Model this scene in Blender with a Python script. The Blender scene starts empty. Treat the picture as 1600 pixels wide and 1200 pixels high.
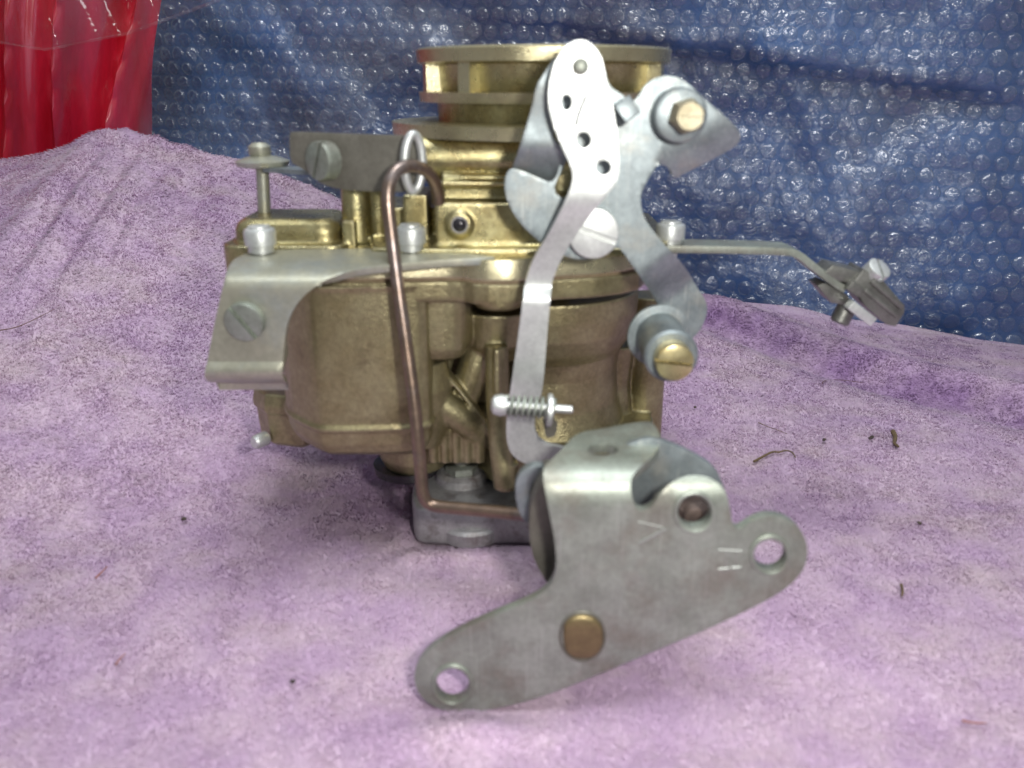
import bpy, bmesh, math, random
import numpy as np
from mathutils import Vector, Matrix
from mathutils.geometry import delaunay_2d_cdt

# ------------------------------------------------------------------ scene, camera, light
# one Blender unit is one centimetre
S = bpy.context.scene
S.unit_settings.scale_length = 0.01
FPX, PITCH, CAMZ = 1300.0, math.radians(20), 12.0
cd = bpy.data.cameras.new('camera')
cd.sensor_width = 36; cd.lens = 36 * FPX / 1600
cd.clip_start = 0.5; cd.clip_end = 1000
cam = bpy.data.objects.new('camera', cd); S.collection.objects.link(cam)
cam.location = (0, 0, CAMZ); cam.rotation_euler = (math.pi / 2 - PITCH, 0, 0)
cd.dof.use_dof = True; cd.dof.focus_distance = 37; cd.dof.aperture_fstop = 0.19
S.camera = cam

W = bpy.data.worlds.new("World"); S.world = W; W.use_nodes = True
wn = W.node_tree; wn.nodes.clear()
wo = wn.nodes.new('ShaderNodeOutputWorld'); wb = wn.nodes.new('ShaderNodeBackground')
wt = wn.nodes.new('ShaderNodeTexCoord'); ws = wn.nodes.new('ShaderNodeSeparateXYZ'); wr = wn.nodes.new('ShaderNodeValToRGB')
wm = wn.nodes.new('ShaderNodeMapRange'); wm.inputs[1].default_value = -1; wm.inputs[2].default_value = 1
wn.links.new(wt.outputs['Generated'], ws.inputs[0]); wn.links.new(ws.outputs[2], wm.inputs[0]); wn.links.new(wm.outputs[0], wr.inputs[0])
e = wr.color_ramp.elements
e[0].position = 0.0; e[0].color = (0.20, 0.19, 0.18, 1)
e[1].position = 1.0; e[1].color = (0.95, 1.0, 1.08, 1)
m_ = e.new(0.5); m_.color = (0.34, 0.35, 0.36, 1)
wn.links.new(wr.outputs[0], wb.inputs[0]); wn.links.new(wb.outputs[0], wo.inputs[0])
wb.inputs[1].default_value = 0.48

def area_lamp(name, loc, target, size, power, col):
    ld = bpy.data.lights.new(name, 'AREA'); ld.shape = 'DISK'; ld.size = size; ld.energy = power; ld.color = col
    o = bpy.data.objects.new(name, ld); S.collection.objects.link(o); o.location = loc
    o.rotation_euler = (Vector(target) - Vector(loc)).to_track_quat('-Z', 'Y').to_euler()
    return o
area_lamp('flash', (3.3, -0.3, 13.7), (1, 24, 5), 1.7, 3100, (1.0, 0.98, 0.93))
area_lamp('overhead_fill', (3, 6, 78), (0, 27, 0), 38, 41500, (0.93, 0.97, 1.0))  # soft lamp added overhead to stand in for daylight

S.view_settings.view_transform = 'Standard'; S.view_settings.look = 'None'
S.view_settings.exposure = 0.0; S.view_settings.gamma = 1
S.cycles.max_bounces = 8; S.cycles.transparent_max_bounces = 12
S.cycles.use_denoising = True; S.cycles.caustics_reflective = False; S.cycles.caustics_refractive = False

# ------------------------------------------------------------------ photo point -> place
CP, SP = math.cos(PITCH), math.sin(PITCH)
def ray(px, py):
    u = (600 - py) / FPX
    return Vector(((px - 800) / FPX, CP + u * SP, -SP + u * CP))
def at(px, py, Y):
    d = ray(px, py); t = Y / d.y
    return Vector((d.x * t, Y, CAMZ + d.z * t))
def atz(px, py, z):
    d = ray(px, py); t = (z - CAMZ) / d.z
    return Vector((d.x * t, d.y * t, z))
def cm(n, px, py, Y):                       # n photo pixels at that place, in centimetres
    p = at(px, py, Y)
    return n * (p.y * CP + (CAMZ - p.z) * SP) / FPX

# ------------------------------------------------------------------ materials
def mat(name, col, col2=None, rough=0.4, metal=0.0, scale=3.0, bump=0.0, bscale=40, rvar=0.1, spec=0.5, coat=0, sheen=0, dirt=None, stretch=(1, 1, 1), dscale=1.5, dpos=(0.5, 0.72), mott=.14, scratch=0, wear=0):
    m = bpy.data.materials.new(name); m.use_nodes = True
    nt = m.node_tree; b = nt.nodes['Principled BSDF']
    tc = nt.nodes.new('ShaderNodeTexCoord'); mp = nt.nodes.new('ShaderNodeMapping'); mp.inputs['Scale'].default_value = stretch
    nt.links.new(tc.outputs['Object'], mp.inputs[0])
    n1 = nt.nodes.new('ShaderNodeTexNoise'); n1.inputs['Scale'].default_value = scale; n1.inputs['Detail'].default_value = 6
    n1.inputs['Roughness'].default_value = 0.6
    nt.links.new(mp.outputs[0], n1.inputs['Vector'])
    r = nt.nodes.new('ShaderNodeValToRGB'); nt.links.new(n1.outputs[0], r.inputs[0])
    r.color_ramp.elements[0].position = 0.35; r.color_ramp.elements[1].position = 0.65
    r.color_ramp.elements[0].color = (*col, 1); r.color_ramp.elements[1].color = (*(col2 or col), 1)
    out = r.outputs[0]
    if dirt:
        n3 = nt.nodes.new('ShaderNodeTexNoise'); n3.inputs['Scale'].default_value = dscale; n3.inputs['Detail'].default_value = 7
        n3.inputs['Roughness'].default_value = 0.65
        nt.links.new(mp.outputs[0], n3.inputs['Vector'])
        mr = nt.nodes.new('ShaderNodeMapRange'); mr.inputs[1].default_value = dpos[0]; mr.inputs[2].default_value = dpos[1]
        nt.links.new(n3.outputs[0], mr.inputs[0])
        mx = nt.nodes.new('ShaderNodeMixRGB'); mx.inputs[2].default_value = (*dirt, 1)
        nt.links.new(mr.outputs[0], mx.inputs[0]); nt.links.new(out, mx.inputs[1]); out = mx.outputs[0]
    nf = nt.nodes.new('ShaderNodeTexNoise'); nf.inputs['Scale'].default_value = scale * 7; nf.inputs['Detail'].default_value = 5; nf.inputs['Roughness'].default_value = .7
    nt.links.new(mp.outputs[0], nf.inputs['Vector']); vf = nt.nodes.new('ShaderNodeMapRange'); vf.inputs[1].default_value = .3; vf.inputs[2].default_value = .7
    vf.inputs[3].default_value = 1 - mott; vf.inputs[4].default_value = 1 + mott; nt.links.new(nf.outputs[0], vf.inputs[0])
    hs = nt.nodes.new('ShaderNodeHueSaturation'); nt.links.new(out, hs.inputs['Color']); nt.links.new(vf.outputs[0], hs.inputs['Value']); out = hs.outputs[0]
    nt.links.new(out, b.inputs['Base Color'])
    b.inputs['Metallic'].default_value = metal
    b.inputs['Specular IOR Level'].default_value = spec
    b.inputs['Coat Weight'].default_value = coat
    b.inputs['Sheen Weight'].default_value = sheen
    mr2 = nt.nodes.new('ShaderNodeMapRange'); mr2.inputs[3].default_value = rough - rvar; mr2.inputs[4].default_value = rough + rvar
    n2 = nt.nodes.new('ShaderNodeTexNoise'); n2.inputs['Scale'].default_value = scale * 2.3; n2.inputs['Detail'].default_value = 4
    nt.links.new(mp.outputs[0], n2.inputs['Vector']); nt.links.new(n2.outputs[0], mr2.inputs[0]); nt.links.new(mr2.outputs[0], b.inputs['Roughness'])
    if wear:                                             # edges rubbed brighter
        gm = nt.nodes.new('ShaderNodeNewGeometry'); wq = nt.nodes.new('ShaderNodeMapRange'); wq.inputs[1].default_value = .515; wq.inputs[2].default_value = .60; wq.inputs[4].default_value = wear
        nt.links.new(gm.outputs['Pointiness'], wq.inputs[0]); wx = nt.nodes.new('ShaderNodeMixRGB'); nt.links.new(wq.outputs[0], wx.inputs[0]); nt.links.new(out, wx.inputs[1]); wx.inputs[2].default_value = (.78, .72, .50, 1)
        out = wx.outputs[0]; nt.links.new(out, b.inputs['Base Color'])
    if scratch:                                          # fine handling scratches in two directions
        prev = None
        for ang, st in ((-.35, (60, 60, 1.2)), (1.2, (50, 50, .9))):
            m3 = nt.nodes.new('ShaderNodeMapping'); m3.inputs['Rotation'].default_value = (.1, ang, .2); m3.inputs['Scale'].default_value = st
            w = nt.nodes.new('ShaderNodeTexNoise'); w.inputs['Scale'].default_value = .5; w.inputs['Detail'].default_value = 2
            nt.links.new(tc.outputs['Object'], m3.inputs[0]); nt.links.new(m3.outputs[0], w.inputs['Vector'])
            q = nt.nodes.new('ShaderNodeMapRange'); q.inputs[1].default_value = .64; q.inputs[2].default_value = .72; nt.links.new(w.outputs[0], q.inputs[0])
            if prev is None: prev = q.outputs[0]
            else:
                ad = nt.nodes.new('ShaderNodeMath'); ad.operation = 'ADD'; nt.links.new(prev, ad.inputs[0]); nt.links.new(q.outputs[0], ad.inputs[1]); prev = ad.outputs[0]
        mu = nt.nodes.new('ShaderNodeMath'); mu.operation = 'MULTIPLY'; mu.inputs[1].default_value = scratch; nt.links.new(prev, mu.inputs[0])
        mc = nt.nodes.new('ShaderNodeMixRGB'); nt.links.new(mu.outputs[0], mc.inputs[0]); nt.links.new(out, mc.inputs[1]); mc.inputs[2].default_value = (.75, .76, .72, 1)
        nt.links.new(mc.outputs[0], b.inputs['Base Color'])
    if bump:
        n4 = nt.nodes.new('ShaderNodeTexNoise'); n4.inputs['Scale'].default_value = bscale; n4.inputs['Detail'].default_value = 3
        bp = nt.nodes.new('ShaderNodeBump'); bp.inputs['Strength'].default_value = bump; bp.inputs['Distance'].default_value = 0.02
        nt.links.new(tc.outputs['Object'], n4.inputs['Vector']); nt.links.new(n4.outputs[0], bp.inputs['Height']); nt.links.new(bp.outputs[0], b.inputs['Normal'])
    return m

GOLD = mat('gold_chromate_casting', (0.46, 0.42, 0.23), (0.36, 0.295, 0.135), rough=0.29, metal=0.86, wear=.6, mott=.2, scale=1.6, bump=0.5, bscale=30, dirt=(0.10, 0.07, 0.035), dscale=1.1, dpos=(0.55, 0.82))
CAST = mat('olive_gold_body_casting', (0.37, 0.33, 0.19), (0.29, 0.245, 0.13), rough=0.38, metal=0.74, wear=.5, mott=.2, scale=1.2, bump=0.7, bscale=22, dirt=(0.09, 0.06, 0.035), dscale=0.9, dpos=(0.55, 0.85))
STEEL = mat('zinc_plated_steel', (0.34, 0.385, 0.395), (0.235, 0.27, 0.28), scratch=.3, rvar=.15, rough=0.45, metal=0.7, scale=1.5, bump=0.12, bscale=60, dirt=(0.36, 0.36, 0.33), dscale=1.2)
PALE = mat('pale_bright_steel', (0.72, 0.74, 0.72), (0.62, 0.64, 0.62), rough=0.42, metal=0.65, scale=1.4, bump=0.08, bscale=60)
GREY = mat('dull_grey_steel', (0.37, 0.405, 0.35), (0.27, 0.295, 0.25), rough=0.45, metal=0.62, scale=1.3, bump=0.25, bscale=50, dirt=(0.24, 0.22, 0.18), dscale=0.8, dpos=(0.48, 0.72), scratch=.16, rvar=.16)
OLIVE = mat('yellowed_zinc_steel', (0.47, 0.46, 0.36), (0.40, 0.395, 0.31), rough=0.42, metal=0.6, scale=1.0, bump=0.12, bscale=50, dirt=(0.40, 0.43, 0.41), dscale=0.7)
DARKG = mat('dark_grey_steel', (0.20, 0.19, 0.16), (0.155, 0.145, 0.12), rough=0.5, metal=0.5, scale=1.5, bump=0.15, bscale=40)
ZINC = mat('bare_zinc_flange', (0.40, 0.39, 0.39), (0.29, 0.28, 0.285), rough=0.5, metal=0.55, scale=2, bump=0.4, bscale=20, dirt=(0.12, 0.09, 0.08))
COPPER = mat('coppery_rod', (0.25, 0.175, 0.13), (0.18, 0.13, 0.10), rough=0.34, metal=0.8, scale=2.5, bump=0.1, bscale=30, dirt=(0.34, 0.30, 0.30), dscale=0.8)
BRASS = mat('yellow_brass', (0.62, 0.54, 0.30), (0.52, 0.43, 0.22), rough=0.3, metal=0.8, scale=3, bump=0.15, bscale=30)
PBRASS = mat('pale_worn_brass', (0.50, 0.46, 0.33), (0.36, 0.31, 0.20), rough=0.5, metal=0.7, scale=3, bump=0.3, bscale=20)
BRONZE = mat('aged_bronze', (0.25, 0.195, 0.095), (0.18, 0.135, 0.07), rough=0.42, metal=0.7, scale=2, bump=0.25, bscale=14)
BLACK = mat('blackened_steel', (0.025, 0.025, 0.03), (0.04, 0.035, 0.04), rough=0.22, metal=0.3)
CLAMP = mat('dark_clamp_steel', (0.25, 0.25, 0.23), (0.17, 0.17, 0.155), rough=0.42, metal=0.7, scale=3, bump=0.2)

# ------------------------------------------------------------------ geometry helpers; a geometry is (verts, faces)
def chaikin(pts, n=2, closed=True):
    for _ in range(n):
        out = []
        L = len(pts); rng = range(L) if closed else range(L - 1)
        if not closed: out.append(pts[0])
        for i in rng:
            a, b = pts[i], pts[(i + 1) % L]
            out.append(tuple(0.75 * x + 0.25 * y for x, y in zip(a, b)))
            out.append(tuple(0.25 * x + 0.75 * y for x, y in zip(a, b)))
        if not closed: out.append(pts[-1])
        pts = out
    return pts

def inside(p, poly):
    c = False; n = len(poly); x, y = p; j = n - 1
    for i in range(n):
        xi, yi = poly[i]; xj, yj = poly[j]
        if (yi > y) != (yj > y) and x < (xj - xi) * (y - yi) / (yj - yi) + xi: c = not c
        j = i
    return c

def circ(cx, cy, r, n=28, ry=None):
    ry = ry or r
    return [(cx + r * math.cos(2 * math.pi * i / n), cy + ry * math.sin(2 * math.pi * i / n)) for i in range(n)]

def fill(outline, holes=(), grid=None):
    vs = [Vector(p) for p in outline]; es = [(i, (i + 1) % len(outline)) for i in range(len(outline))]
    for h in holes:
        b = len(vs); vs += [Vector(p) for p in h]; es += [(b + i, b + (i + 1) % len(h)) for i in range(len(h))]
    if grid:
        xs = [p[0] for p in outline]; ys = [p[1] for p in outline]
        y = min(ys) + grid * .5
        while y < max(ys):
            x = min(xs) + grid * .5
            while x < max(xs):
                if inside((x, y), outline) and not any(inside((x, y), h) for h in holes): vs.append(Vector((x, y)))
                x += grid
            y += grid
    V, E, F, *_ = delaunay_2d_cdt(vs, es, [], 1, 1e-5)
    F2 = []
    for f in F:
        c = sum((V[i] for i in f), Vector((0, 0))) / len(f)
        if inside(c, outline) and not any(inside(c, h) for h in holes):
            a = sum(V[f[i]].cross(V[f[(i + 1) % len(f)]]) for i in range(len(f)))
            F2.append(tuple(f) if a > 0 else tuple(reversed(f)))
    return V, F2

def solid(V3, F, off):
    """closed slab from an open sheet: off is a vector or a list of vectors"""
    n = len(V3)
    offs = off if isinstance(off, list) else [off] * n
    V = list(V3) + [v + o for v, o in zip(V3, offs)]
    FF = [tuple(f) for f in F] + [tuple(n + i for i in reversed(f)) for f in F]
    cnt = {}
    for f in F:
        for i in range(len(f)):
            a, b = f[i], f[(i + 1) % len(f)]; cnt[(a, b)] = 1
    for (a, b) in list(cnt):
        if (b, a) not in cnt: FF.append((b, a, n + a, n + b))
    return V, FF

def sheet(outline, Yf, th, holes=(), smooth=2, grid=None, place=None):
    """a metal plate drawn by its outline, standing where Yf says, th thick backwards"""
    o = chaikin(outline, smooth) if smooth else outline
    V, F = fill(o, holes, grid)
    if place: P = [place(v.x, v.y) for v in V]
    elif callable(Yf): P = [at(v.x, v.y, Yf(v.x, v.y)) for v in V]
    else: P = [at(v.x, v.y, Yf) for v in V]
    if place or callable(Yf):
        N = [Vector((0, 0, 0)) for _ in P]
        for f in F:
            nn = (P[f[1]] - P[f[0]]).cross(P[f[2]] - P[f[0]])
            for i in f: N[i] += nn
        off = []
        for p, q in zip(P, N):
            q = q.normalized() if q.length > 0 else Vector((0, 1, 0))
            if q.dot(p - Vector((0, 0, CAMZ))) < 0: q = -q
            off.append(q * th)
    else: off = Vector((0, th, 0))
    return solid(P, F, off)

def lathe(o, axis, prof, seg=40):
    """prof: (distance along axis, radius)"""
    o = Vector(o); a = Vector(axis).normalized()
    q = a.to_track_quat('Z', 'Y'); V = []; F = []
    for t, r in prof:
        for i in range(seg):
            an = 2 * math.pi * i / seg
            V.append(o + q @ Vector((r * math.cos(an), r * math.sin(an), t)))
    for k in range(len(prof) - 1):
        for i in range(seg):
            j = (i + 1) % seg
            F.append((k * seg + i, k * seg + j, (k + 1) * seg + j, (k + 1) * seg + i))
    F.append(tuple(reversed(range(seg)))); F.append(tuple((len(prof) - 1) * seg + i for i in range(seg)))
    return V, F

def disc(o, axis, r, h, c=0.04, seg=40):
    return lathe(o, axis, [(0, r), (h - c, r), (h - c * .3, r - c * .3), (h, r - c)], seg)

def tube(pts, r, seg=14, sm=2, r2=None):
    pts = [Vector(p) for p in chaikin([tuple(p) for p in pts], sm, False)]
    V = []; F = []; up = None
    for k, p in enumerate(pts):
        d = (pts[min(k + 1, len(pts) - 1)] - pts[max(k - 1, 0)]).normalized()
        if up is None: up = d.orthogonal().normalized()
        up = (up - d * up.dot(d)).normalized(); s = d.cross(up)
        rr = r if r2 is None else r + (r2 - r) * k / (len(pts) - 1)
        for i in range(seg):
            an = 2 * math.pi * i / seg
            V.append(p + (up * math.cos(an) + s * math.sin(an)) * rr)
    for k in range(len(pts) - 1):
        for i in range(seg):
            j = (i + 1) % seg; F.append((k * seg + i, k * seg + j, (k + 1) * seg + j, (k + 1) * seg + i))
    F.append(tuple(reversed(range(seg)))); F.append(tuple((len(pts) - 1) * seg + i for i in range(seg)))
    return V, F

def prism(plan, lev, sm=1):
    """plan outline seen from above, lofted through (z, grow in cm)"""
    p = chaikin(plan, sm) if sm else list(plan); n = len(p)
    cx = sum(a for a, b in p) / n; cy = sum(b for a, b in p) / n
    V = []; F = []
    for z, g in lev:
        for x, y in p:
            d = Vector((x - cx, y - cy)); L = d.length
            d = d * ((L + g) / L); V.append(Vector((cx + d.x, cy + d.y, z)))
    for k in range(len(lev) - 1):
        for i in range(n):
            j = (i + 1) % n; F.append((k * n + i, k * n + j, (k + 1) * n + j, (k + 1) * n + i))
    F.append(tuple(reversed(range(n)))); F.append(tuple((len(lev) - 1) * n + i for i in range(n)))
    return V, F

def rrect(x0, x1, y0, y1, r, n=6):
    out = []
    for cx, cy, a in ((x1 - r, y0 + r, -90), (x1 - r, y1 - r, 0), (x0 + r, y1 - r, 90), (x0 + r, y0 + r, 180)):
        out += [(cx + r * math.cos(math.radians(a + 90 * k / n)), cy + r * math.sin(math.radians(a + 90 * k / n))) for k in range(n + 1)]
    return out

def box(x0, x1, y0, y1, z0, z1):
    return prism([(x0, y0), (x1, y0), (x1, y1), (x0, y1)], [(z0, 0), (z1, 0)], 0)

def bar(a, b, w, h, side=Vector((0, 1, 0))):
    """a straight bar from a to b, w wide along side, h high"""
    a = Vector(a); b = Vector(b); d = (b - a).normalized(); s = Vector(side); s = (s - d * s.dot(d)).normalized(); u = d.cross(s)
    V = [p + s * w / 2 * i + u * h / 2 * j for p in (a, b) for i, j in ((-1, -1), (1, -1), (1, 1), (-1, 1))]
    F = [(3, 2, 1, 0), (4, 5, 6, 7)] + [(i, (i + 1) % 4, 4 + (i + 1) % 4, 4 + i) for i in range(4)]
    return V, F

def slotted(o, axis, r, h, slot=0.0, w=0.16, d=0.4, dome=0.0, base=0):
    """a screw head with a real slot cut in it"""
    o = Vector(o); a = Vector(axis).normalized(); q = a.to_track_quat('Z', 'Y') @ Matrix.Rotation(slot, 4, 'Z').to_quaternion()
    G = [lathe(o, a, [(0, r), (h * (1 - d), r)], 36)]
    hw = w * r
    for s in (1, -1):
        a0 = math.asin(hw / r); arc = [(r * math.cos(t), r * math.sin(t)) for t in np.linspace(a0, math.pi - a0, 20)]
        levels = [(h * (1 - d) - .002, 1.0), (h * (1 - .12), 1.0), (h * (1 - 0.03), .97), (h, .9)]
        V = []; n = len(arc)
        for z, k in levels:
            for x, y in arc:
                yy = hw + (y - hw) * k
                V.append(o + q @ Vector((x * k, s * yy, z)))
        F = []
        for k in range(len(levels) - 1):
            for i in range(n):
                j = (i + 1) % n; F.append((k * n + i, k * n + j, (k + 1) * n + j, (k + 1) * n + i))
        F.append(tuple(reversed(range(n)))); F.append(tuple((len(levels) - 1) * n + i for i in range(n)))
        G.append((V, F))
    return G

def hexa(o, axis, r, h, rot=0.2):
    a = Vector(axis).normalized(); q = a.to_track_quat('Z', 'Y'); V = []; F = []
    lv = [(0, r), (h * .82, r), (h, r * .84)]
    for t, rr in lv:
        for i in range(6):
            an = rot + i * math.pi / 3; V.append(Vector(o) + q @ Vector((rr * math.cos(an), rr * math.sin(an), t)))
    for k in range(2):
        for i in range(6):
            j = (i + 1) % 6; F.append((k * 6 + i, k * 6 + j, k * 6 + 6 + j, k * 6 + 6 + i))
    F.append(tuple(reversed(range(6)))); F.append(tuple(12 + i for i in range(6)))
    return V, F

def make(name, geoms, m, parent=None, bevel=0.0, angle=38, remesh=0, smooth_it=0, kind=None, label=None, seg=2):
    if isinstance(geoms, tuple): geoms = [geoms]
    V = []; F = []
    for g in geoms:
        b = len(V); V += [tuple(v) for v in g[0]]; F += [tuple(b + i for i in f) for f in g[1]]
    me = bpy.data.meshes.new(name); me.from_pydata(V, [], F)
    bm = bmesh.new(); bm.from_mesh(me)
    bmesh.ops.recalc_face_normals(bm, faces=bm.faces)
    if bevel:
        es = [e for e in bm.edges if len(e.link_faces) == 2 and e.calc_face_angle(0) > math.radians(40)]
        bmesh.ops.bevel(bm, geom=es, offset=bevel, segments=seg, affect='EDGES', clamp_overlap=True, profile=0.6)
    bm.to_mesh(me); bm.free()
    o = bpy.data.objects.new(name, me); S.collection.objects.link(o)
    me.materials.append(m)
    me.polygons.foreach_set('use_smooth', [True] * len(me.polygons))
    if remesh:
        r = o.modifiers.new('remesh', 'REMESH'); r.mode = 'VOXEL'; r.voxel_size = remesh; r.use_smooth_shade = True
        if smooth_it:
            s = o.modifiers.new('smooth', 'SMOOTH'); s.iterations = smooth_it; s.factor = 0.6
    else:
        me.set_sharp_from_angle(angle=math.radians(angle))
    if parent: o.parent = parent
    if kind: o['kind'] = kind
    if label: o['label'] = label
    return o

def tag(o, label=None, cat=None, group=None, kind=None):
    if label: o['label'] = label
    if cat: o['category'] = cat
    if group: o['group'] = group
    if kind: o['kind'] = kind
    return o

def lattice(seed, n=64): return np.random.RandomState(seed).rand(n, n)
_L = {}
def vnoise(x, y, seed=0):
    if seed not in _L: _L[seed] = lattice(seed)
    g = _L[seed]; n = 64
    xi = np.floor(x).astype(int); yi = np.floor(y).astype(int); fx = x - xi; fy = y - yi
    fx = fx * fx * fx * (fx * (fx * 6 - 15) + 10); fy = fy * fy * fy * (fy * (fy * 6 - 15) + 10)
    a = g[xi % n, yi % n]; b = g[(xi + 1) % n, yi % n]; c = g[xi % n, (yi + 1) % n]; d = g[(xi + 1) % n, (yi + 1) % n]
    return (a * (1 - fx) + b * fx) * (1 - fy) + (c * (1 - fx) + d * fx) * fy - 0.5
def fbm(x, y, s, seed=0, oct=4):
    x = np.asarray(x, float) / s; y = np.asarray(y, float) / s; r = 0; a = 1
    for k in range(oct): r = r + a * vnoise(x + 17.3 * k, y + 9.1 * k, seed + k); x = x * 2.03; y = y * 2.03; a *= .5
    return r
def sstep(a, b, x):
    t = np.clip((np.asarray(x, float) - a) / (b - a), 0, 1); return t * t * (3 - 2 * t)

# ------------------------------------------------------------------ the towel
EDGE = [(-400, 330), (0, 252), (100, 232), (170, 208), (250, 214), (330, 236), (400, 254), (470, 285), (560, 325), (800, 400), (1090, 452), (1200, 474), (1300, 497), (1420, 515), (1600, 545), (2000, 590), (2600, 640)]
YE = 42.0
_ex = [at(a, b, YE) for a, b in EDGE]
EX = np.array([v.x for v in _ex]); EZ = np.array([v.z for v in _ex])
def towel_h(x, y):
    x = np.asarray(x, float); y = np.asarray(y, float)
    ze = np.interp(x, EX, EZ)
    # the cloth climbs towards its far edge, sooner on the left
    y0 = np.interp(x, [-20, -8, -4, 3, 10, 20], [13, 20, 25, 27, 27, 27])
    t = np.clip((y - y0) / (YE - y0), 0, 1)
    left = sstep(0, -8, x)
    ramp = left * (.45 * t + .55 * t ** 1.6) * sstep(0, .22, t) + (1 - left) * t ** 1.25
    h = 0.28 + (ze - 0.28) * ramp
    near = sstep(20, 12, y)
    h = h - 0.42 * sstep(17.5, 12.5, y) + 0.12 * sstep(22, 26, y)
    # broad soft wrinkles
    h = h + fbm(x + 0.35 * y, y * 1.2, 8, 11, 3) * 0.55 * sstep(6, 14, np.hypot(x - .5, y - 21)) * (0.4 + .6 * t)
    # folds running down the left slope
    for k, (c, w, a, y1) in enumerate([(-18.6, .42, .55, 27), (-17.2, .38, .42, 25), (-15.9, .45, .40, 29), (-20.4, .6, .45, 30), (-13.2, .8, .22, 31)]):
        wob = .35 * fbm(y, y * 0 + k, 5, 90 + k, 2) + .05 * (42 - y)
        h = h + a * np.exp(-((x - c - wob) / w) ** 2) * sstep(y1, y1 + 7, y) * (1 - .7 * sstep(36, 42, y))
    # the valley and roll along the right-hand far edge
    yl = 40.3 - 1.0 * (x - 9); w = sstep(5, 9, x)
    d_ = (y - yl) * .71
    h = h - w * 0.75 * np.exp(-((d_ + 1.3) / 1.3) ** 2) + w * 0.55 * np.exp(-((d_ - 1.0) / 1.1) ** 2) * sstep(42, 40, y)
    h = h + fbm(x, y, 1.6, 31, 3) * 0.05
    # pushed up a little round the metal that presses into it
    h = h + .30 * np.exp(-((x + .9) / 1.3) ** 2 - ((y - 13.0) / .38) ** 2)
    h = h + .16 * np.exp(-((y - 18.85) / .35) ** 2) * sstep(-3.2, -2.6, x) * sstep(4.5, 3.5, x) + .14 * np.exp(-((x + 3.05) / .35) ** 2) * sstep(18.9, 19.6, y) * sstep(27, 26, y)
    # beyond the edge the cloth falls away
    over = np.clip(y - YE, 0, None)
    h = h - over ** 1.4 * 0.9
    return h
def nap_fold_shade(x, y):
    """shade of the fold face painted into the nap colour, plus scattered deeper patches"""
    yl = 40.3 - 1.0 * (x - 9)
    band = sstep(6, 8, x) * np.exp(-(((y - yl) * .71 + .2 + .7 * fbm(x, y, 4, 5, 3)) / 1.1) ** 2) * (.8 + .6 * fbm(x, y, .8, 8, 3))  # dark face of the fold, its shade painted as colour
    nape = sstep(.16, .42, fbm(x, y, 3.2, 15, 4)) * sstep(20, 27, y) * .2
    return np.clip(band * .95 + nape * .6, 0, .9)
nx, ny = 420, 330
gx = np.linspace(-48, 56, nx); gy = np.linspace(3, 47, ny)
GX, GY = np.meshgrid(gx, gy); GZ = towel_h(GX, GY)
TV = np.stack([GX, GY, GZ], -1).reshape(-1, 3)
idx = np.arange(nx * ny).reshape(ny, nx)
TF = np.stack([idx[:-1, :-1], idx[:-1, 1:], idx[1:, 1:], idx[1:, :-1]], -1).reshape(-1, 4)
def np_mesh(name, V, F, k):
    me = bpy.data.meshes.new(name); me.vertices.add(len(V)); me.vertices.foreach_set('co', V.astype(np.float32).ravel())
    me.loops.add(len(F) * k); me.loops.foreach_set('vertex_index', F.astype(np.int32).ravel())
    me.polygons.add(len(F)); me.polygons.foreach_set('loop_start', np.arange(len(F), dtype=np.int32) * k)
    me.update(calc_edges=True); me.validate()
    return me

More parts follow.
